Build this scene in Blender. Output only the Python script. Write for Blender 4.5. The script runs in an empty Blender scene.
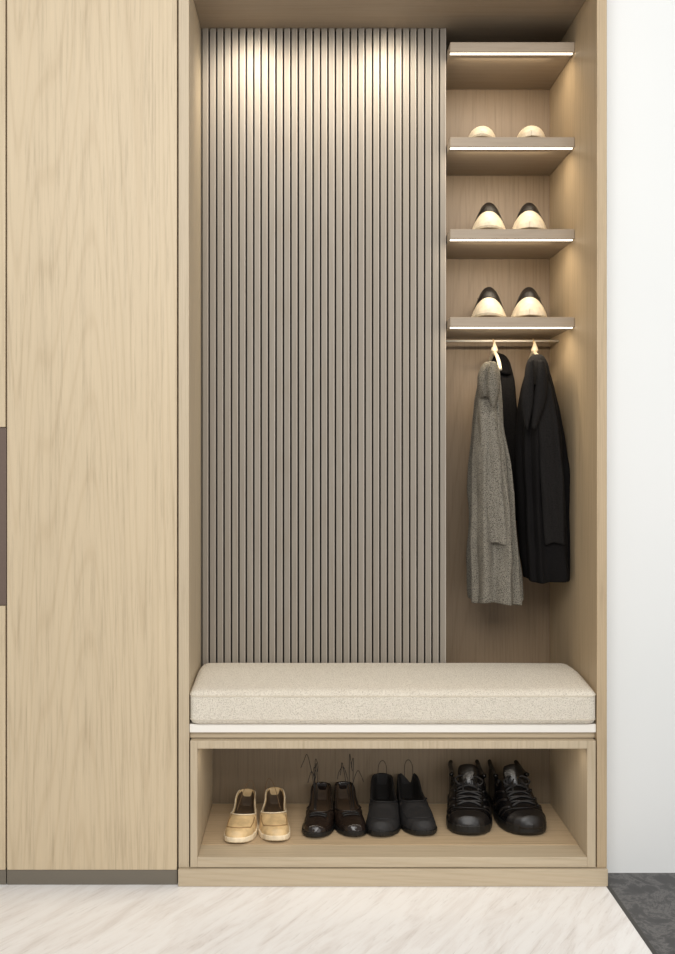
import bpy, bmesh, math, random
from mathutils import Vector, noise
random.seed(4)
S=bpy.context.scene
C=S.collection
F=930.0; VX=310.0; VY=455.0; EYE=1.05; DF=2.27
def PX(px,D=DF): return (px-VX)/F*D
def PZ(py,D=DF): return EYE-(py-VY)/F*D
def lin(c):
    return tuple(((v/255)/12.92 if v/255<=0.04045 else ((v/255+0.055)/1.055)**2.4) for v in c)+(1.0,)

# ---------------- materials ----------------
def base(name,col,rough=0.5,metal=0.0,spec=0.5):
    m=bpy.data.materials.new(name); m.use_nodes=True
    b=m.node_tree.nodes['Principled BSDF']
    b.inputs['Base Color'].default_value=lin(col)
    b.inputs['Roughness'].default_value=rough
    b.inputs['Metallic'].default_value=metal
    b.inputs['Specular IOR Level'].default_value=spec
    return m,m.node_tree.nodes,m.node_tree.links,b
def add_noise(n,l,scale,vec,detail=4,rough=0.6,dist=0):
    t=n.new('ShaderNodeTexNoise'); t.inputs['Scale'].default_value=scale
    t.inputs['Detail'].default_value=detail; t.inputs['Roughness'].default_value=rough
    t.inputs['Distortion'].default_value=dist
    l.new(vec,t.inputs['Vector']); return t
def mapping(n,l,src,scale=(1,1,1),rot=(0,0,0)):
    m=n.new('ShaderNodeMapping'); m.inputs['Scale'].default_value=scale; m.inputs['Rotation'].default_value=rot
    l.new(src,m.inputs['Vector']); return m.outputs['Vector']
def ramp(n,l,fac,stops):
    r=n.new('ShaderNodeValToRGB'); e=r.color_ramp.elements
    e[0].position,e[0].color=stops[0]; e[1].position,e[1].color=stops[-1]
    for p,c in stops[1:-1]:
        x=e.new(p); x.color=c
    l.new(fac,r.inputs['Fac']); return r.outputs['Color']
def math_(n,l,op,a,b=None):
    x=n.new('ShaderNodeMath'); x.operation=op
    for i,v in enumerate((a,b)):
        if v is None: continue
        if isinstance(v,(int,float)): x.inputs[i].default_value=v
        else: l.new(v,x.inputs[i])
    return x.outputs[0]
def mix(n,l,fac,a,b,mode='MIX'):
    x=n.new('ShaderNodeMix'); x.data_type='RGBA'; x.blend_type=mode
    if isinstance(fac,(int,float)): x.inputs['Factor'].default_value=fac
    else: l.new(fac,x.inputs['Factor'])
    for k,v in ((6,a),(7,b)):
        if isinstance(v,tuple): x.inputs[k].default_value=v
        else: l.new(v,x.inputs[k])
    return x.outputs[2]
def bump(n,l,b,h,strength,dist=0.002):
    x=n.new('ShaderNodeBump'); x.inputs['Strength'].default_value=strength; x.inputs['Distance'].default_value=dist
    l.new(h,x.inputs['Height']); l.new(x.outputs['Normal'],b.inputs['Normal'])
def wood(name,mid,axis='Z',rough=0.5,rings=66,amt=1.0,var=.022):
    m,n,l,b=base(name,mid,rough)
    tc=n.new('ShaderNodeTexCoord').outputs['Object']
    def sc(a,s): return {'Z':(a,a,s),'X':(s,a,a),'Y':(a,s,a)}[axis]
    big=add_noise(n,l,1.0,mapping(n,l,tc,sc(4.4,.13)),2.0,.22,0)
    w=math_(n,l,'SINE',math_(n,l,'MULTIPLY',big.outputs['Fac'],rings*6.283))
    wm=math_(n,l,'ADD',math_(n,l,'MULTIPLY',w,.5),.5)
    fine=add_noise(n,l,1.0,mapping(n,l,tc,sc(150,5)),4,.7)
    mid_=add_noise(n,l,1.0,mapping(n,l,tc,sc(60,.6)),3,.6)
    d=1-.06*amt
    c1=ramp(n,l,wm,[(0,(d,d*.985,d*.965,1)),(.14,(.985,.98,.974,1)),(.4,(1,1,1,1)),(1,(1.01,1.01,1.01,1))])
    d2=1-.19*amt
    c2=ramp(n,l,fine.outputs['Fac'],[(.30,(d2,d2*.985,d2*.965,1)),(.48,(1,1,1,1)),(.72,(1.06,1.06,1.06,1))])
    c3=ramp(n,l,mid_.outputs['Fac'],[(.3,(1-var,1-var*1.1,1-var*1.3,1)),(.7,(1+var,1+var,1+var,1))])
    c=mix(n,l,1.0,lin(mid),c1,'MULTIPLY'); c=mix(n,l,1.0,c,c2,'MULTIPLY'); c=mix(n,l,1.0,c,c3,'MULTIPLY')
    l.new(c,b.inputs['Base Color']); bump(n,l,b,fine.outputs['Fac'],.12,.001)
    return m
OAK=wood('light_oak',(201,183,153))
OAKF=wood('oak_frame',(189,173,147),var=.02,amt=.7)
OAKFX=wood('oak_frame_horizontal',(189,173,147),'X',amt=.7,var=.02)
OAKR=wood('oak_side_wall',(183,162,131))
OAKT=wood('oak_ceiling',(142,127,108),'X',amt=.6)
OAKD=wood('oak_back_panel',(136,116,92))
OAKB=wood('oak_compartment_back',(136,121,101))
OAKY=wood('oak_compartment_floor',(188,166,135),'X')
SHELF=wood('shelf_taupe',(156,141,122),'X',amt=.6)
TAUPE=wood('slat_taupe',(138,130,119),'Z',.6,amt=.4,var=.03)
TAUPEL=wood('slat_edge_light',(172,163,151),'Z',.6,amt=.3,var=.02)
DARKGAP=base('slat_backing_dark',(40,35,31),.8)[0]
PLINTH=base('grey_plinth',(112,105,93),.45)[0]
NICHE=base('handle_recess_brown',(104,88,78),.5)[0]
METAL=base('brushed_nickel',(235,230,220),.4,.1)[0]
PALESTRIP=base('pale_strip',(240,236,228),.35,.1)[0]
def emis(name,col,st):
    m,n,l,b=base(name,col,.5); b.inputs['Emission Color'].default_value=lin(col); b.inputs['Emission Strength'].default_value=st; return m
LED=emis('led_diffuser',(255,244,222),2.2)

def wallmat():
    m,n,l,b=base('white_paint',(232,233,231),.7)
    tc=n.new('ShaderNodeTexCoord').outputs['Object']
    t=add_noise(n,l,180,tc,3); bump(n,l,b,t.outputs['Fac'],.05,.001)
    c=ramp(n,l,add_noise(n,l,1.2,tc,2).outputs['Fac'],[(.3,lin((230,232,231))),(.7,lin((235,236,235)))])
    l.new(c,b.inputs['Base Color']); return m
WALL=wallmat()
def floormat():
    m,n,l,b=base('white_marble',(244,242,239),.3)
    tc=n.new('ShaderNodeTexCoord').outputs['Object']
    r=mapping(n,l,tc,(1,1,1),(0,0,math.radians(-56)))
    t=add_noise(n,l,1.0,mapping(n,l,r,(4,26,1)),8,.68,.8)
    c=ramp(n,l,t.outputs['Fac'],[(.28,lin((222,216,211))),(.42,lin((238,234,231))),(.54,lin((246,244,242))),(.8,lin((249,248,247)))])
    t2=add_noise(n,l,1.0,mapping(n,l,r,(12,150,1)),7,.7,1.0)
    c2=ramp(n,l,t2.outputs['Fac'],[(.36,(.74,.72,.70,1)),(.44,(1,1,1,1)),(1,(1,1,1,1))])
    l.new(mix(n,l,.5,c,c2,'MULTIPLY'),b.inputs['Base Color']); return m
FLOOR=floormat()
def darkmarble():
    m,n,l,b=base('dark_marble',(50,48,48),.3)
    tc=n.new('ShaderNodeTexCoord').outputs['Object']
    t=add_noise(n,l,12,tc,12,.78,.5)
    r=math_(n,l,'ABSOLUTE',math_(n,l,'SUBTRACT',t.outputs['Fac'],.5))
    c=ramp(n,l,r,[(0,lin((112,110,108))),(.015,lin((80,78,77))),(.05,lin((54,52,52))),(.2,lin((38,36,36)))])
    l.new(c,b.inputs['Base Color']); return m
DMARB=darkmarble()
def fabric(name,c1,c2,scale,bs,rough=.9,lo=.6,hi=1.15,bd=.002):
    m,n,l,b=base(name,c1,rough,0,.15)
    tc=n.new('ShaderNodeTexCoord').outputs['Object']
    t=add_noise(n,l,scale,tc,3,.7)
    vo=n.new('ShaderNodeTexVoronoi'); vo.inputs['Scale'].default_value=scale*1.3; l.new(tc,vo.inputs['Vector'])
    mm=math_(n,l,'ADD',t.outputs['Fac'],vo.outputs['Distance'])
    c=ramp(n,l,mm,[(lo,lin(c1)),(hi,lin(c2))])
    l.new(c,b.inputs['Base Color']); bump(n,l,b,mm,bs,bd)
    return m
CUSH=fabric('beige_boucle',(180,169,151),(234,226,211),330,.7,lo=.55,hi=1.15,bd=.003)
PIPE=base('beige_piping',(206,196,178),.85)[0]
TWEED=fabric('grey_tweed',(30,28,26),(140,134,122),340,.8,lo=.68,hi=1.38,bd=.003)
TWEEDD=fabric('grey_tweed_collar',(27,25,23),(128,122,110),340,.8,lo=.68,hi=1.38,bd=.003)
BLACKW=fabric('black_wool',(8,7,7),(19,17,17),300,.3)
CHARC=fabric('charcoal_wool',(13,12,12),(29,27,26),300,.3)
HANG=base('pale_maple',(226,210,182),.4)[0]
BRASS=base('brushed_brass',(214,186,140),.3,.7)[0]
def leather(name,col,rough,bs=.15,sc=160):
    m,n,l,b=base(name,col,rough)
    tc=n.new('ShaderNodeTexCoord').outputs['Object']
    t=add_noise(n,l,sc,tc,3); bump(n,l,b,t.outputs['Fac'],bs,.001)
    t2=add_noise(n,l,25,tc,3)
    c=ramp(n,l,t2.outputs['Fac'],[(.3,lin(tuple(int(v*.85) for v in col))),(.7,lin(tuple(min(255,int(v*1.1)) for v in col)))])
    l.new(c,b.inputs['Base Color']); return m
TAN=leather('tan_leather',(206,178,132),.5)
TANL=leather('tan_stitching',(150,120,80),.6)
TAND=leather('tan_lining',(84,66,46),.7)
TANS=leather('tan_sole',(230,214,184),.6)
BROWN=leather('dark_brown_leather',(34,26,22),.14)
BRL=leather('brown_lining',(80,64,48),.7)
BLK=leather('black_leather',(15,14,15),.20,.5,60)
BLKS=leather('black_suede',(28,27,28),.7,.3,300)
BLKSOLE=leather('black_rubber',(13,13,13),.45)
LINING=leather('dark_lining',(16,13,12),.8)
GLINING=leather('grey_lining',(46,43,41),.8)
BLKM=leather('black_matte_leather',(20,17,16),.4)
CREAM=leather('cream_leather',(232,216,188),.45,.08)
CREAMS=leather('cream_sole',(196,180,152),.6)
LACEK=base('black_lace',(16,15,15),.5)[0]
LACEG=base('charcoal_lace',(34,32,32),.4)[0]
LACET=base('tan_lace',(110,84,54),.6)[0]

# ---------------- helpers ----------------
def link(o): C.objects.link(o); return o
def top(o,label,cat,group=None):
    o['label']=label; o['category']=cat
    if group: o['group']=group
def empty(name,loc,rz=0):
    e=bpy.data.objects.new(name,None); e.empty_display_size=.05; e.location=loc; e.rotation_euler=(0,0,rz); return link(e)
def parent(o,p):
    o.parent=p; o.location=o.location-p.location; return o
def meshobj(name,verts,faces,mat,loc=(0,0,0),smooth=False,mats=None,mi=None):
    me=bpy.data.meshes.new(name); me.from_pydata([tuple(v) for v in verts],[],faces)
    for m in (mats or [mat]): me.materials.append(m)
    if mi:
        for p,i in zip(me.polygons,mi): p.material_index=i
    if smooth:
        for p in me.polygons: p.use_smooth=True
    bm=bmesh.new(); bm.from_mesh(me); bmesh.ops.recalc_face_normals(bm,faces=bm.faces); bm.to_mesh(me); bm.free()
    o=bpy.data.objects.new(name,me); o.location=loc; return link(o)
BF=[(0,1,3,2),(4,6,7,5),(0,4,5,1),(2,3,7,6),(0,2,6,4),(1,5,7,3)]
def boxes(name,lst,mat,par=None,bev=.001,mats=None,mi=None):
    xs=[v for b in lst for v in b[:2]]; ys=[v for b in lst for v in b[2:4]]; zs=[v for b in lst for v in b[4:]]
    c=Vector(((min(xs)+max(xs))/2,(min(ys)+max(ys))/2,(min(zs)+max(zs))/2))
    V=[];Fc=[];MI=[]
    for q_,(x0,x1,y0,y1,z0,z1) in enumerate(lst):
        k=len(V)
        V+=[(x-c.x,y-c.y,z-c.z) for x in(x0,x1) for y in(y0,y1) for z in(z0,z1)]
        Fc+=[tuple(i+k for i in q) for q in BF]
        MI+=[mi[q_] if mi else 0]*6
    o=meshobj(name,V,Fc,mat,c,mats=mats,mi=MI if mi else None)
    if bev:
        m=o.modifiers.new('b','BEVEL'); m.width=bev; m.segments=2
    if par: parent(o,par)
    return o
def box(name,x0,x1,y0,y1,z0,z1,mat,par=None,bev=.0012):
    return boxes(name,[(x0,x1,y0,y1,z0,z1)],mat,par,min(bev,(x1-x0)*.4,(y1-y0)*.4,(z1-z0)*.4) if bev else 0)
def tubegeo(pts,r,n=8,closed=False,taper=None):
    pts=[Vector(p) for p in pts]; V=[];Fc=[]; N=len(pts)
    for i,p in enumerate(pts):
        a=pts[(i-1)%N] if (closed or i>0) else pts[0]; b=pts[(i+1)%N] if (closed or i<N-1) else pts[-1]
        t=(b-a).normalized(); up=Vector((0,0,1)) if abs(t.z)<.9 else Vector((0,1,0))
        u=t.cross(up).normalized(); w=t.cross(u)
        rr=r*(taper[i] if taper else 1)
        for k in range(n):
            an=2*math.pi*k/n; V.append(p+u*math.cos(an)*rr+w*math.sin(an)*rr)
    for i in range(N if closed else N-1):
        j=(i+1)%N
        for k in range(n):
            k2=(k+1)%n; Fc.append((i*n+k,i*n+k2,j*n+k2,j*n+k))
    if not closed:
        Fc.append(tuple(range(n))); Fc.append(tuple((N-1)*n+k for k in range(n)))
    return V,Fc
def tubes(name,list_,mat,par=None):
    V=[];Fc=[]
    for a in list_:
        v,f=tubegeo(*a[:2],**(a[2] if len(a)>2 else {})); k=len(V); V+=v; Fc+=[tuple(i+k for i in q) for q in f]
    o=meshobj(name,V,Fc,mat,smooth=True)
    if par: o.parent=par
    return o
def spline(pts,n=8):
    pts=[Vector(p) for p in pts]; out=[]
    for i in range(len(pts)-1):
        p0=pts[max(i-1,0)];p1=pts[i];p2=pts[i+1];p3=pts[min(i+2,len(pts)-1)]
        for k in range(n):
            t=k/n
            out.append(.5*((2*p1)+(p2-p0)*t+(2*p0-5*p1+4*p2-p3)*t*t+(-p0+3*p1-3*p2+p3)*t**3))
    out.append(pts[-1]); return out
def interp(tab,t):
    if t<=tab[0][0]: return tab[0][1]
    for (a,va),(b,vb) in zip(tab,tab[1:]):
        if t<=b:
            k=(t-a)/(b-a); k=k*k*(3-2*k)*.5+k*.5; return va+(vb-va)*k
    return tab[-1][1]

# ---------------- setting ----------------
XE=PX(607)
def struct(o): o['kind']='structure'; return o
struct(box('floor',-2.2,XE-.004,-.6,2.78,-.04,0,FLOOR,bev=0))
struct(box('floor_stone',XE+.006,2.2,-.6,2.78,-.04,0,DMARB,bev=0))
struct(box('trim_1',XE-.004,XE+.006,-.6,2.335,-.04,.001,base('threshold_bronze',(60,56,52),.35,.3)[0],bev=0))
struct(box('wall_back',XE+.001,2.2,2.337,2.78,0,2.75,WALL,bev=0))
struct(box('wall_rear',-2.2,XE,2.74,2.80,0,2.75,WALL,bev=0))

# ---------------- tall cabinets ----------------
ZT=2.28
x0=PX(6.5); x1=PX(177)
zb=PZ(870)
cab=empty('wardrobe_cabinet',((x0+x1)/2,2.29,0)); top(cab,'tall light-oak wardrobe cabinet with one flat handleless door','wardrobe')
box('body',x0,x1+.0005,2.292,2.735,zb,ZT,OAKF,cab)
box('door',x0+.001,x1-.0005,2.27,2.290,zb,ZT,OAK,cab)
box('plinth',x0,x1+.0005,2.272,2.72,0,zb-.001,PLINTH,cab)
c2=empty('wardrobe_cabinet',(x0-.25,2.29,0)); top(c2,'oak cabinet, two doors split by an open brown recess','wardrobe')
xa=x0-.5; xb=x0-.002
z1=PZ(606); z2=PZ(427)
boxes('body',[(xa,xb,2.292,2.735,zb,z1),(xa,xb,2.292,2.735,z2,ZT),(xa,xa+.018,2.292,2.735,z1,z2)],OAKF,c2)
boxes('recess_lining',[(xa+.019,xb,2.50,2.735,z1+.001,z2-.001),(xb-.018,xb,2.275,2.499,z1+.001,z2-.001)],NICHE,c2)
box('door',xa,xb-.001,2.27,2.290,zb,z1,OAK,c2)
box('door',xa,xb-.001,2.27,2.290,z2,ZT,OAK,c2)
box('plinth',xa,xb,2.272,2.72,0,zb-.001,PLINTH,c2)

# ---------------- hallway unit ----------------
U=empty('hallway_unit',(.2,2.5,0)); top(U,'built-in oak hallway unit with slatted panel, bench and lit shelves','cabinet')
XL0=PX(178.5); XL1=PX(189); XR0=PX(597); XR1=XE
SLD=2.515
zbase=PZ(868); ZC=PZ(28,SLD); BK=2.715
SD=2.46
box('base',XL0,XR1,2.262,2.73,0,zbase,OAKFX,U)
box('side_panel',XL0,XL1,2.27,2.73,zbase+.0005,ZT,OAKF,U)
box('side_panel',XR0,XR1,2.27,2.73,zbase+.0005,ZT,OAKR,U)
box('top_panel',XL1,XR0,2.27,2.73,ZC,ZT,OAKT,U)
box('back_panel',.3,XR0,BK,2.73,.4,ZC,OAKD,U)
sx0=PX(201.5,SLD); sx1=PX(447,SLD); zs0=.40; zs1=ZC-.001
box('filler_strip',XL1+.0005,sx0-.0005,SLD+.006,SLD+.02,zs0,zs1,TAUPE,U)
NS=33; p=(sx1-sx0-.001)/NS
l=[];mi=[]
for i in range(NS):
    a=sx0+.0005+i*p
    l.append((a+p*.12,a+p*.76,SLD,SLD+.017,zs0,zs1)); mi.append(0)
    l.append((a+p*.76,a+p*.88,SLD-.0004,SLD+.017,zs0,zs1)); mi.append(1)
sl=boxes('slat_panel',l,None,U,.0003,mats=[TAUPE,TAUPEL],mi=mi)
sl['label']='taupe vertical slatted wall panel'
box('slat_backing',sx0,sx1,SLD+.018,2.714,zs0,zs1,DARKGAP,U)
zs=PZ(725); CY1=SLD-.007; CT=PZ(661,CY1)
box('bench_slab',XL1+.0005,XR0-.0005,2.285,2.71,PZ(740)+.0005,PZ(733.5),OAKFX,U)
tr=box('bench_trim',XL1+.0005,XR0-.0005,2.276,2.71,PZ(733.5)+.0005,zs,PALESTRIP,U); tr['label']='pale bench edge'  # plain pale strip across the front edge of the bench
bx0,bx1=PX(190.3),PX(595.5); bz0,bz1=zbase+.002,PZ(740.5)
ix0,ix1=PX(197.5),PX(587); iz0,iz1=PZ(857),PZ(748.5)
boxes('shoe_compartment',[(bx0,ix0,2.268,2.62,bz0,bz1),(ix1,bx1,2.268,2.62,bz0,bz1),(ix0,ix1,2.268,2.62,iz1,bz1)],OAKF,U)
box('compartment_floor',ix0,ix1,2.268,2.62,bz0,iz0,OAKFX,U)
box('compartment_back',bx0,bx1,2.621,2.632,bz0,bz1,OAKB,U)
box('compartment_mat',ix0+.001,ix1-.001,2.34,2.61,iz0,iz0+.0015,OAKY,U,bev=0)
sL=sx1+.0005
ztops=[PZ(y,SD) for y in (42,137,229,317)]
for k,z in enumerate(ztops):
    sh=box('shelf',sL,XR0-.0005,SD,BK-.0005,z-.026,z,SHELF,U,.0012)
    led=box('led_strip',sL+.001,XR0-.004,SD+.006,SD+.013,z-.0290,z-.0262,LED,None,0)
    led.parent=sh; led.location=led.location-sh.location-U.location
    la=bpy.data.lights.new('shelf_light','AREA'); la.shape='RECTANGLE'; la.size=.25; la.size_y=.01; la.energy=.62; la.color=(1,.85,.64)
    lo=link(bpy.data.objects.new('shelf_light',la)); lo.location=((sL+XR0)/2-.01,SD+.024,z-.032); lo.rotation_euler=(math.radians(25),0,0)
RD=2.62; RZ=PZ(341,RD)
rail=tubes('rail',[([(sL,RD,RZ),(XR0-.0005,RD,RZ)],.0028,{'n':14})],METAL,None)
rail.parent=U; rail.location=-U.location

# ---------------- cushion ----------------
def cushion():
    X0,X1=XL1+.002,XR0-.002; Y0,Y1=2.262,CY1; Z0,Z1=zs+.0005,CT
    hx,hy,hz=(X1-X0)/2,(Y1-Y0)/2,(Z1-Z0)/2; r=.018
    bm=bmesh.new()
    NX,NY,NZ=70,30,12
    idx={}
    def drop(y,z): return .013*max(0,.3-y/hy)**1.3*(z+hz)/(2*hz)
    def warp(f): return .5-.5*math.cos(math.pi*f)*(.4)-.5*(1-2*f)*.6
    def put(i,j,k):
        key=(i,j,k)
        if key in idx: return idx[key]
        x=-hx+2*hx*warp(i/NX); y=-hy+2*hy*warp(j/NY); z=-hz+2*hz*k/NZ
        cx=max(-hx+r,min(hx-r,x)); cy=max(-hy+r,min(hy-r,y)); cz=max(-hz+r,min(hz-r,z))
        d=Vector((x-cx,y-cy,z-cz))
        if d.length>r: d=d.normalized()*r
        q=Vector((cx,cy,cz))+d
        ux,uy=1-(abs(q.x)/hx)**6,1-(abs(q.y)/hy)**4
        if k==NZ: q.z+= -.002+.002*ux*uy+.0012*noise.noise(Vector((q.x*6,q.y*8,1)))
        if j==0: q.y-=.002*noise.noise(Vector((q.x*9,q.z*9,3)))
        q.z-=drop(q.y,q.z)
        q.x*=1-.012*max(0,q.y/hy)**4
        v=bm.verts.new(q); idx[key]=v; return v
    def quad(a,b,c,d): bm.faces.new((a,b,c,d))
    for i in range(NX):
        for j in range(NY):
            for k in (0,NZ): quad(put(i,j,k),put(i+1,j,k),put(i+1,j+1,k),put(i,j+1,k))
        for k in range(NZ):
            for j in (0,NY): quad(put(i,j,k),put(i+1,j,k),put(i+1,j,k+1),put(i,j,k+1))
    for j in range(NY):
        for k in range(NZ):
            for i in (0,NX): quad(put(i,j,k),put(i,j+1,k),put(i,j+1,k+1),put(i,j,k+1))
    bmesh.ops.recalc_face_normals(bm,faces=bm.faces)
    me=bpy.data.meshes.new('cover'); bm.to_mesh(me); bm.free(); me.materials.append(CUSH)
    for pl in me.polygons: pl.use_smooth=True
    e=empty('bench_cushion',((X0+X1)/2,(Y0+Y1)/2,Z0)); top(e,'long beige woven-fabric seat cushion on the oak bench','cushion')
    o=link(bpy.data.objects.new('cover',me)); o.parent=e; o.location=(0,0,hz)
    ss=o.modifiers.new('s','SUBSURF'); ss.levels=1; ss.render_levels=1
    def ring(z,rr,off):
        P=[]; R=.018
        for cx,cy,a0 in ((hx-R,hy-R,0),(-hx+R,hy-R,90),(-hx+R,-hy+R,180),(hx-R,-hy+R,270)):
            for a in range(0,91,15):
                t=math.radians(a0+a); x=cx+(R+off)*math.cos(t); y=cy+(R+off)*math.sin(t)
                P.append((x*(1-.012*max(0,y/hy)**4),y,z-drop(y,z-hz)))
        Q=[]
        for a,b in zip(P,P[1:]+P[:1]):
            a,b=Vector(a),Vector(b); m=max(1,int((b-a).length/.03))
            for k in range(m):
                q=a.lerp(b,k/m); q.z=z-drop(q.y,z-hz); Q.append(q)
        return (Q,rr,{'closed':True,'n':8})
    tubes('piping',[ring(2*hz-.0165,.0019,-.0006),ring(.016,.0016,-.0008)],PIPE,e)
cushion()

# ---------------- shoes ----------------
WT=[(0,.0),(.012,.32),(.035,.52),(.08,.74),(.16,.93),(.27,1.0),(.4,.97),(.55,.86),(.7,.79),(.83,.77),(.92,.69),(.965,.53),(.988,.34),(1,0)]
WPOINT=[(0,.0),(.012,.26),(.035,.44),(.08,.66),(.16,.88),(.27,1.0),(.4,.98),(.55,.84),(.7,.70),(.83,.66),(.92,.58),(.965,.45),(.988,.3),(1,0)]
def make_shoe(name,label,loc,rz,L,W,prof,rim,t_open,upper,sole_m,lining,sole_h=.014,side=1,toe_cap=None,toe_t=.3,toe_side=.35,group=None,
              laces=None,lace_m=None,loops=None,tongue=False,extras=None,welt=1.05,power=.75,xp=.85,wt=WT,curve=.007):
    ex=extras or {}
    e=empty(name,loc,rz); top(e,label,'shoe',group)
    NST=80; K=14
    ts=[.55*(0.5-0.5*math.cos(math.pi*i/NST))+.45*i/NST for i in range(NST+1)]
    def cl(t): return side*curve*math.sin(math.pi*min(1,t*1.25))*-1
    def w(t): return W/2*interp(wt,t)
    z0=sole_h*.9
    def closed(t,u):
        a=abs(u)*math.pi/2; h=interp(prof,t)
        x=w(t)*math.copysign(math.sin(a)**xp,u) if u else 0
        return Vector((x,0,z0+(h-z0)*max(0,math.cos(a))**power))
    def openp(t,u):
        a=abs(u); sg=1 if u>=0 else -1; r=interp(rim,t); ww=w(t); th=.0035
        if a>=.42:
            b=(1-a)/.58; x=ww*(1-.10*b*b); z=z0+(r-z0)*math.sin(b*math.pi/2)**.85
        else:
            xi=max(0,ww*.90-th); c=a/.42
            if c>.85: x=xi; z=r-.001
            elif c>.65: x=xi*.97; z=z0+(r-z0)*.55
            elif c>.45: x=xi*.9; z=z0+.008
            else: x=xi*.85*c/.45; z=z0+.004
        return Vector((sg*x,0,z))
    def oo(t,u=0):
        to=t_open+.05*(abs(u)/.42)**2 if abs(u)<.6 else t_open+.05
        a=max(0,min(1,(t-to)/.05)); a=a*a*(3-2*a); b=max(0,min(1,(.975-t)/.02)); return a*b
    def surf(t,u):
        o=oo(t,u); q=closed(t,u)
        if t>t_open:
            op=openp(t,u)
            if t>.955 and o<1:
                r=interp(rim,t); q=openp(t,u) if abs(u)>=.42 else Vector((openp(t,.42).x*u/.42,0,r))
                q=q.lerp(op,o)
            else: q=q.lerp(op,o)
        return Vector((q.x+cl(t),-L/2+L*t,q.z))
    n=2*K+1
    V=[];Fc=[];mi=[]
    for t in ts:
        for k in range(n): V.append(surf(t,(k-K)/K))
    for i in range(NST):
        for k in range(2*K):
            Fc.append((i*n+k,i*n+k+1,(i+1)*n+k+1,(i+1)*n+k))
            tm=(ts[i]+ts[i+1])/2; um=abs((k+.5-K)/K)
            mi.append(1 if (oo(tm,um)>.35 and tm<.965 and um<.37) else 0)
    o=meshobj('upper',V,Fc,None,smooth=True,mats=[upper,lining],mi=mi); o.parent=e
    s=o.modifiers.new('s','SUBSURF'); s.levels=1; s.render_levels=1
    V=[];Fc=[]; M=36; ring=[]
    for i in range(M+1):
        t=.5-.5*math.cos(math.pi*i/M); ring.append((w(t)*welt+.001*(0<i<M)+cl(t),-L/2+L*t))
    for i in range(M-1,0,-1):
        t=.5-.5*math.cos(math.pi*i/M); ring.append((-w(t)*welt-.001+cl(t),-L/2+L*t))
    ring=[(x,(y*(1+.012))) for x,y in ring]
    R=len(ring)
    levels=[(0,.97),(sole_h*.25,1),(sole_h*.9,1),(sole_h,.985)]
    for z,sc in levels:
        for x,y in ring:
            lift=max(0,(-y/L*2-.55))**2*.03
            V.append((x*sc,y*sc,z+lift))
    for li in range(len(levels)-1):
        for k in range(R): Fc.append((li*R+k,li*R+(k+1)%R,(li+1)*R+(k+1)%R,(li+1)*R+k))
    Fc.append(tuple(range(R))); Fc.append(tuple((len(levels)-1)*R+k for k in range(R)))
    so=meshobj('sole',V,Fc,sole_m); so.parent=e
    if toe_cap:
        V=[];Fc=[]; NT=22
        for i in range(NT+1):
            f=i/NT; t=toe_t*(f**1.5)
            for k in range(n):
                u=(k-K)/K; tt=t*(1+toe_side*abs(u)**1.6)
                q=surf(min(tt,t_open-.01),u)
                d=Vector((q.x-cl(t),0,q.z-z0)); d=d.normalized()*.0016 if d.length>1e-5 else Vector((0,-.001,0))
                V.append(q+d+Vector((0,-.001*(1-f),0)))
        for i in range(NT):
            for k in range(2*K): Fc.append((i*n+k,i*n+k+1,(i+1)*n+k+1,(i+1)*n+k))
        tcap=meshobj('toe_cap',V,Fc,toe_cap,smooth=True); tcap.parent=e
        m=tcap.modifiers.new('so','SOLIDIFY'); m.thickness=.0015
    if tongue:
        V=[];Fc=[]; th=tongue
        hz=interp(prof,t_open); NU,NV=8,8
        for j in range(NV+1):
            f=j/NV
            for i in range(NU+1):
                u=-1+2*i/NU
                wd=W*.25*(1+.12*f)*(1 if f<.8 else 1-(f-.8)*.9)
                V.append((u*wd+cl(t_open),-L/2+L*(t_open-.07)+L*.12*f*.8+.012*u*u, hz-.008+(th)*f**.9 -.014*u*u*(1-f*.3)))
        for j in range(NV):
            for i in range(NU):
                a=j*(NU+1)+i; Fc.append((a,a+1,a+NU+2,a+NU+1))
        to=meshobj('tongue',V,Fc,upper,smooth=True); to.parent=e
        m=to.modifiers.new('s','SOLIDIFY'); m.thickness=.005
        m=to.modifiers.new('ss','SUBSURF'); m.levels=1; m.render_levels=1
    if laces:
        a,b,cnt,bow,lr=laces; T=[]
        up=Vector((0,-.0005,.0022))
        def cp(tt,uu):
            s_=closed(tt,uu); return Vector((s_.x+cl(tt),-L/2+L*tt,s_.z))+up
        for q in range(cnt):
            t=a+(b-a)*q/(max(1,cnt-1)); t2=t+(b-a)/max(1,cnt)*.8
            for sg in (-1,1):
                T.append(([cp(t+(t2-t)*(k/6)+random.uniform(-.003,.003),sg*(-.36+.72*k/6)) for k in range(7)],lr,{'n':6}))
        if bow:
            tb=b+.02; c0=cp(tb,0)+up
            for sg in (-1,1):
                j1=random.uniform(-.006,.006)
                T.append((spline([c0,c0+Vector((sg*.018,-.006+j1,.010)),c0+Vector((sg*.036,-.014,j1)),c0+Vector((sg*.024,-.02,-.008)),c0],6),lr*.85,{'n':6}))
                T.append((spline([c0,c0+Vector((sg*.012,-.018,.003)),c0+Vector((sg*.022+j1,-.044,-.014))],6),lr*.8,{'n':6}))
        tubes('laces',T,lace_m,e)
    if loops: tubes('lace_ends' ,[(spline(P,8),rr,{'n':6}) for P,rr in loops],lace_m,e)
    P=[]
    pad=ex.get('pad',.0016)
    def bp(t,sg):
        q=surf(t,sg*.43); q.z=min(q.z,interp(rim,t))+.0006; return q
    a0=t_open+.10
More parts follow.
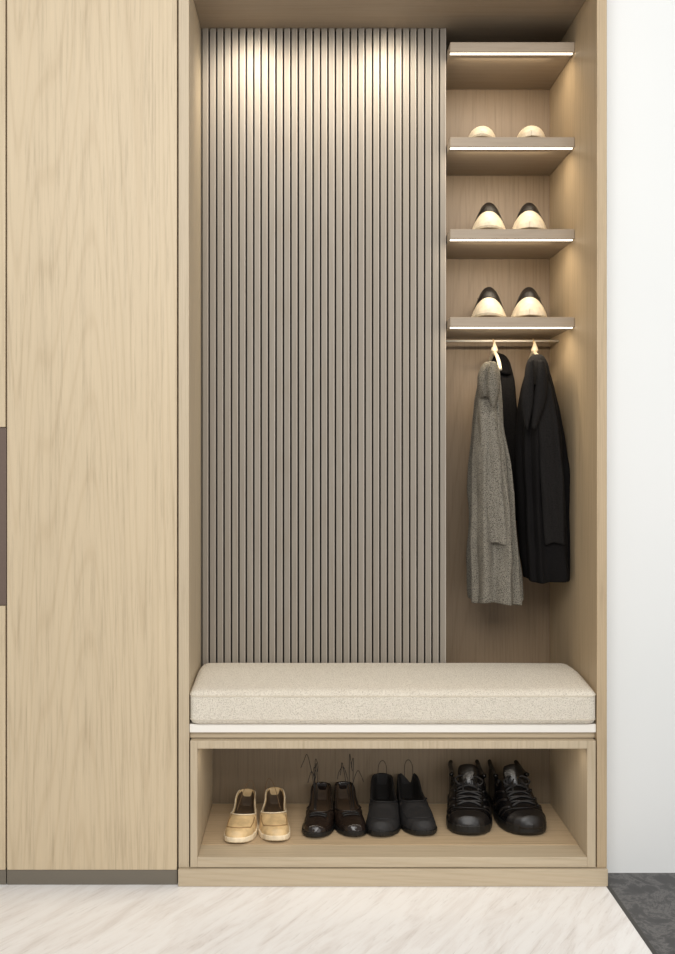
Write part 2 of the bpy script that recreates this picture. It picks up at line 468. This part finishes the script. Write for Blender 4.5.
    if not tongue:
        for i in range(22): P.append(bp(.955-(.955-a0)*i/21,-1))
        for i in range(1,8):
            u=-.43+.86*i/8; tt=t_open+.05*(abs(u)/.42)**2+.005; q=surf(tt,u); P.append(q+Vector((0,0,.0006)))
        for i in range(22): P.append(bp(a0+(.955-a0)*i/21,1))
        tubes('collar_binding',[(P,pad,{'n':8})],ex.get('bind',upper),e)
    else:
        tm=.90
        P=[bp(a0+(tm-a0)*i/20,-1) for i in range(21)]
        A=bp(tm,-1); B=bp(tm,1)
        for k in range(1,8):
            f=k/8; q=A.lerp(B,f); q.y+=.018*math.sin(math.pi*f)**.7; P.append(q)
        P+=[bp(tm-(tm-a0)*i/20,1) for i in range(21)]
        tubes('collar_binding',[(P,pad,{'n':8})],ex.get('bind',upper),e)
    if ex.get('seams'):
        T=[]
        for t in ex['seams']:
            P=[]
            for k in range(17):
                u=-.95+1.9*k/16; tt=t+.1*abs(u)**1.5; q=closed(tt,u)
                P.append(Vector((q.x*1.01+cl(tt),-L/2+L*tt,q.z+.0008)))
            T.append((P,.0013,{'n':5}))
        tubes('seam',T,ex.get('seam_m',sole_m),e)
    if ex.get('side_straps'):
        for sg in (-1,1):
            T=[]
            for (ta,ua,tb_,ub) in ((.20,.45,.30,.97),(.28,.42,.42,.97),(.36,.42,.55,.95)):
                P=[]
                for k in range(9):
                    f=k/8; tt=ta+(tb_-ta)*f; q2=closed(tt,sg*(ua+(ub-ua)*f))
                    P.append(Vector((q2.x*1.012+cl(tt),-L/2+L*tt,q2.z+.0012)))
                T.append((P,.0030,{'n':6}))
            tubes('side_strap',T,ex.get('strap_m',upper),e)
    if ex.get('apron'):
        P=[]
        for k in range(33):
            f=-1+2*k/32; t=.09+(t_open+.05-.09)*abs(f)**1.6; u=math.copysign(.62*min(1,abs(f)*2.2)**.8,f) if f else 0
            q=closed(t,u); P.append(Vector((q.x+cl(t),-L/2+L*t,q.z+.001)))
        tubes('apron_seam',[(P,.0013,{'n':6})],ex.get('seam_m',sole_m),e)
    return e

zf=iz0+.0016
def floor_shoe(px,toe_y,Dlen):
    Dt=(EYE-zf)*F/(toe_y-VY); return (PX(px,Dt+.05),Dt+Dlen/2,zf)
P1=[(0,.020),(.05,.034),(.15,.040),(.25,.044),(.35,.051),(.45,.054),(1,.054)]
R1=[(0,.043),(.35,.045),(.55,.038),(.75,.042),(.9,.056),(1,.060)]
for px,sg,ty in ((239.5,-1,846),(275,1,844)):
    lp=[([(0.012*sg,.0,.044),(-.004*sg,.05,.09),(-.02*sg,.065,.100),(-.032*sg,.05,.05)],.0008)]
    make_shoe('loafer','pale tan leather loafer with apron seam in the shoe compartment',floor_shoe(px,ty,.235),sg*math.radians(4),.235,.076,P1,R1,.32,TAN,TANS,TAND,.014,sg,
      group='pair of tan loafers',loops=lp,lace_m=LACET,extras={'apron':1,'seam_m':TANL,'bind':TANS},welt=1.06)
P2=[(0,.020),(.05,.034),(.15,.038),(.25,.042),(.33,.048),(.45,.05),(1,.05)]
R2=[(0,.040),(.30,.045),(.5,.039),(.75,.044),(.9,.058),(1,.061)]
for px,sg,ty in ((318.5,-1,840),(350.5,1,839)):
    lp=[]
    for a in range(5):
        x=random.uniform(-.014,.014)
        lp.append(([(x*.5,-.045,.045),(x,.01,.085),(x*2.6-.014*sg*(a%2),.03,.12+.018*a*.6),(x*3.4-.03*(a%2)*sg,.02,.112+.01*a),(x*4-.035*(a%2)*sg,.015,.095+.01*a)],.0009))
    make_shoe('dress_shoe','polished dark-brown leather low shoe with upright lace ends',floor_shoe(px,ty,.25),sg*math.radians(6),.25,.078,P2,R2,.28,BROWN,BLKSOLE,BRL,.012,sg,
      group='pair of dark-brown dress shoes',laces=(.21,.25,2,False,.0012),lace_m=LACEK,loops=lp,extras={'bind':BROWN})
P3=[(0,.024),(.05,.040),(.15,.046),(.25,.052),(.36,.062),(.45,.066),(1,.066)]
R3=[(0,.055),(.4,.060),(.55,.052),(.75,.058),(.9,.078),(1,.084)]
for px,sg,ty in ((383.5,-1,839),(418.5,1,838)):
    lp=[([(-.012,.08,.066),(-.010,.09,.115),(.002,.095,.128),(.012,.09,.11),(.010,.085,.066)],.0008)]
    make_shoe('slip_on_shoe','black suede slip-on shoe with a thin heel loop',floor_shoe(px,ty,.25),sg*math.radians(6),.25,.087,P3,R3,.36,BLKS,BLKSOLE,LINING,.012,sg,
      group='pair of black suede slip-ons',loops=lp,lace_m=LACEK,extras={'apron':1,'seam_m':BLKS})
P4=[(0,.030),(.05,.050),(.15,.060),(.28,.078),(.4,.100),(.48,.114),(.6,.116),(1,.116)]
R4=[(0,.108),(.45,.112),(.62,.106),(.8,.110),(.9,.116),(1,.120)]
for px,sg,ty in ((471.5,-1,838),(522.5,1,838)):
    make_shoe('trainer','large black leather lace-up trainer with thick rubber sole',floor_shoe(px,ty,.28),sg*math.radians(7),.275,.112,P4,R4,.43,BLK,BLKSOLE,GLINING,.024,sg,
      group='pair of black trainers',laces=(.20,.41,5,True,.0024),lace_m=LACEG,tongue=.052,toe_cap=BLKM,toe_t=.12,extras={'seams':[.15],'seam_m':BLKM,'pad':.006,'side_straps':1,'strap_m':BLKM},welt=1.06)
# shelf shoes
P5=[(0,.022),(.05,.036),(.15,.056),(.28,.084),(.4,.098),(.5,.101),(.6,.101),(1,.09)]
P6=[(0,.020),(.05,.030),(.15,.042),(.28,.053),(.4,.059),(.5,.061),(.6,.061),(1,.056)]
for j,zt in enumerate(ztops[1:]):
    for px,sg in ((488,-1),(529.5,1)):
        if j==0: px+= -7 if sg<0 else 2
        pr=P6 if j==0 else P5
        rm=[(0,.05),(1,.054 if j==0 else .085)]
        Dc=2.583
        make_shoe('court_shoe','low cream leather shoe on the upper lit shelf' if j==0 else 'cream-toed shoe with black opening on a lit shelf',(PX(px,Dc),Dc,zt+.0003),-math.atan((px-VX)/F),.225,.074 if j==0 else .092,pr,rm,.62,BLKM,CREAMS,LINING,.008,sg,
          group='cream shoes on the lit shelves',toe_cap=CREAM,toe_t=.32 if j==0 else .165,toe_side=1.0 if j==0 else .65,extras={'bind':LINING},power=1.0 if j==0 else 1.7,xp=.95,wt=WPOINT,curve=.002)

# ---------------- garments ----------------
def garment_geo(rows,D,folds=9,amp=.06,seed=0,N=80,hemw=.004,start=.1):
    V=[];Fc=[];rr=[]
    for a,b in zip(rows,rows[1:]):
        k=max(1,int((b[0]-a[0])/6))
        for i in range(k):
            f=i/k; rr.append([a[q]+(b[q]-a[q])*f for q in range(5)])
    rr.append(list(rows[-1]))
    y0=rows[0][0]; y1=rows[-1][0]
    for py,xl,xr,hd,dy in rr:
        f=(py-y0)/(y1-y0); Dc=D+dy
        cx=PX((xl+xr)/2,Dc); hw=PX(xr,Dc)-cx; z=PZ(py,Dc)
        for k in range(N):
            a=2*math.pi*k/N
            ph=folds*a+seed+f*1.2+1.2*math.sin(a*2+seed)
            fold=math.sin(ph); fold=math.copysign(abs(fold)**1.4,fold)
            g=1+amp*min(1,f*1.8+start)*(fold*.6+.9*noise.noise(Vector((math.cos(a)*2.5+seed,math.sin(a)*2.5,f*4+seed))))
            g+=.06*noise.noise(Vector((math.cos(a)*3,math.sin(a)*3,f*12+seed)))
            ca,sa=math.cos(a),math.sin(a)
            gx=1+(g-1)*.6
            V.append(Vector((cx+hw*math.copysign(abs(ca)**.8,ca)*gx,min(Dc+hd*math.copysign(abs(sa)**.8,sa)*g,2.709),z+(hemw*math.sin(a*3+seed)*max(0,f-.9)*10))))
    M=len(rr)
    for i in range(M-1):
        for k in range(N): Fc.append((i*N+k,i*N+(k+1)%N,(i+1)*N+(k+1)%N,(i+1)*N+k))
    Fc.append(tuple(range(N)))
    k0=len(V)
    cen=sum((V[(M-1)*N+k] for k in range(N)),Vector())/N
    for k in range(N):
        v=V[(M-1)*N+k]; V.append(cen+(v-cen)*.9+Vector((0,0,.012)))
    for k in range(N): Fc.append(((M-1)*N+k,(M-1)*N+(k+1)%N,k0+(k+1)%N,k0+k))
    Fc.append(tuple(k0+k for k in range(N)))
    return V,Fc
def gpart(name,rows,D,mat,e,**k):
    V,Fc=garment_geo(rows,D,**k); V=[v-e.location for v in V]
    o=meshobj(name,V,Fc,mat,smooth=True); o.parent=e
    s=o.modifiers.new('s','SUBSURF'); s.levels=1; s.render_levels=1
    return o
def P3d(px,py,D): return Vector((PX(px,D),D,PZ(py,D)))
def flap(name,pts,mat,e,th=.004):
    L_=spline([P3d(*a) for a,b in pts],5); R_=spline([P3d(*b) for a,b in pts],5)
    V=[];Fc=[];NW=6
    for a,b in zip(L_,R_):
        for k in range(NW+1):
            f=k/NW; q=a.lerp(b,f)+Vector((0,-.008*math.sin(math.pi*f),0)); V.append(q-e.location)
    for i in range(len(L_)-1):
        for k in range(NW): Fc.append((i*(NW+1)+k,i*(NW+1)+k+1,(i+1)*(NW+1)+k+1,(i+1)*(NW+1)+k))
    o=meshobj(name,V,Fc,mat,smooth=True); o.parent=e
    m=o.modifiers.new('s','SOLIDIFY'); m.thickness=th
    return o
e=empty('tweed_coat',P3d(492,380,2.55)); top(e,'long grey tweed coat on a hanger below the shelves','coat')
gpart('body',[(364,488,494,.015,0),(370,484,496,.040,0),(380,480,498.5,.062,0),(400,476,500,.072,0),(430,473.5,502,.075,0),(465,471.5,507,.076,0),(520,470.5,514,.078,0),(570,470,519,.08,0),(602,470.5,521.5,.08,0)],2.55,TWEED,e,folds=9,amp=.30,seed=1)
gpart('sleeve',[(384,481,495,.012,0),(396,478,498,.026,0),(420,478,499,.034,-.002),(450,480,503,.032,-.004),(490,483,507,.032,-.006),(525,487,510,.031,-.006),(545,489,511,.030,-.006)],2.504,TWEED,e,folds=5,amp=.26,seed=2,N=48)
gpart('collar',[(361,486,495,.022,0),(366,481,497,.040,0),(376,478,498,.050,-.002),(390,478,497,.050,-.004),(401,481,495,.040,-.004)],2.50,TWEEDD,e,folds=5,amp=.3,seed=2,N=48,start=.6)
flap('lapel',[((490,362,2.455),(496,362,2.47)),((489,372,2.442),(499,374,2.452)),((488,388,2.438),(500,390,2.446)),((491,406,2.443),(495,408,2.446))],TWEEDD,e)
e=empty('jacket',P3d(505,380,2.675)); top(e,'dark charcoal jacket hanging between the tweed and black coats','jacket')
gpart('body',[(353,495,503,.010,0),(360,493,509,.022,0),(380,493,514,.028,0),(420,495,518,.03,0),(460,497,519,.03,0),(522,500,520,.03,0)],2.672,CHARC,e,folds=5,amp=.14,seed=4)
gpart('collar',[(352,494,500,.012,0),(360,491,507,.02,0),(376,493,512,.024,0)],2.655,BLACKW,e,folds=4,amp=.05,seed=2,N=40)
e=empty('black_coat',P3d(540,380,2.55)); top(e,'long black wool coat on a hanger below the shelves','coat')
gpart('body',[(356,534,541,.015,0),(362,530,545,.035,0),(372,527,548,.055,0),(388,523,552,.075,0),(410,519.5,557,.084,0),(440,517.5,561,.086,0),(480,518,565,.086,0),(530,521,567,.086,0),(580,524,570,.088,0)],2.555,BLACKW,e,folds=9,amp=.24,seed=5)
gpart('sleeve',[(378,536,548,.012,0),(390,534,552,.028,0),(425,536,558,.034,-.003),(470,539,562,.033,-.004),(520,542,564,.032,-.006),(545,544,565,.031,-.006)],2.490,CHARC,e,folds=5,amp=.24,seed=7,N=48)
gpart('collar',[(354,532,541,.025,0),(360,528,545,.038,0),(374,525,548,.048,-.002),(388,526,546,.043,-.004)],2.515,CHARC,e,folds=5,amp=.15,seed=3,N=48)
flap('lapel',[((528,360,2.468),(534,360,2.465)),((524,378,2.458),(534,380,2.446)),((521,402,2.453),(533,404,2.444)),((524,426,2.458),(528,430,2.452))],CHARC,e)
flap('lapel',[((538,360,2.465),(545,361,2.468)),((537,376,2.446),(548,378,2.453)),((534,400,2.443),(546,402,2.448)),((531,428,2.450),(536,430,2.453))],CHARC,e)
for px,Dh in ((493,2.62),(533,2.62)):
    c=Vector((PX(px,Dh),Dh,RZ)); e=empty('coat_hanger',c); top(e,'pale wooden coat hanger with brass hook on the rail','hanger','coat hangers on the rail')
    P=[Vector((0,.0056*math.cos(a),.0056*math.sin(a))) for a in [math.radians(d) for d in range(-30,211,20)]]
    P=P+[Vector((0,-.004,-.008)),Vector((0,0,-.012)),Vector((0,0,-.035))]
    tubes('hook',[(spline(P,3),.0016,{'n':8})],BRASS,e)
    V=[];Fc=[];N=20; pr=[(.001,-.002),(.004,-.012),(.009,-.024),(.010,-.029),(.006,-.034),(.001,-.035)]
    for r,z in pr:
        for k in range(N):
            a=2*math.pi*k/N; V.append((r*math.cos(a),-.02+r*math.sin(a),z))
    for i in range(len(pr)-1):
        for k in range(N): Fc.append((i*N+k,i*N+(k+1)%N,(i+1)*N+(k+1)%N,(i+1)*N+k))
    Fc.append(tuple(range(N))); Fc.append(tuple((len(pr)-1)*N+k for k in range(N)))
    o=meshobj('neck_cone',V,Fc,HANG,smooth=True); o.parent=e
    tubes('shoulder_arm',[(spline([(0,.05,-.055),(0,.03,-.045),(0,0,-.034),(0,-.04,-.042),(0,-.075,-.062),(0,-.10,-.09)],5),.005,{'n':10})],HANG,e)

# ---------------- lights ----------------
def area(name,loc,rot,sx,sy,en,col):
    la=bpy.data.lights.new(name,'AREA'); la.shape='RECTANGLE'; la.size=sx; la.size_y=sy; la.energy=en; la.color=col
    o=link(bpy.data.objects.new(name,la)); o.location=loc; o.rotation_euler=rot; return o
area('room_light',(0,-.4,2.5),(math.radians(60),0,0),2.6,1.4,74,(1,.982,.955))
area('right_area_light',(1.9,-.2,1.0),(math.radians(85),0,math.radians(35)),1.6,1.8,16,(1,.99,.975))  # broad unseen area lamp from the right front, no window modelled
area('compartment_light',((ix0+ix1)/2,2.30,iz1-.004),(math.radians(0),0,0),.9,.01,.45,(1,.9,.76))
for px,en in ((252,10),(318,5),(386,10)):
    sp=bpy.data.lights.new('ceiling_spot','SPOT'); sp.energy=en; sp.spot_size=math.radians(118); sp.spot_blend=1; sp.shadow_soft_size=.06; sp.color=(1,.90,.75)
    o=link(bpy.data.objects.new('ceiling_spot',sp)); o.location=(PX(px,2.47),2.375,ZC-.012); o.rotation_euler=(math.radians(36),0,0)
W=bpy.data.worlds.new('world'); S.world=W; W.use_nodes=True
W.node_tree.nodes['Background'].inputs[0].default_value=(1,.99,.98,1); W.node_tree.nodes['Background'].inputs[1].default_value=.37
S.view_settings.view_transform='Standard'
# ---------------- camera ----------------
cd=bpy.data.cameras.new('camera'); cam=link(bpy.data.objects.new('camera',cd)); S.camera=cam
cam.location=(0,0,EYE); cam.rotation_euler=(math.radians(90),0,0)
cd.sensor_fit='AUTO'; cd.sensor_width=36; cd.lens=F/954*36
cd.shift_x=(337.5-VX)/954; cd.shift_y=-(477-VY)/954; cd.clip_start=.05
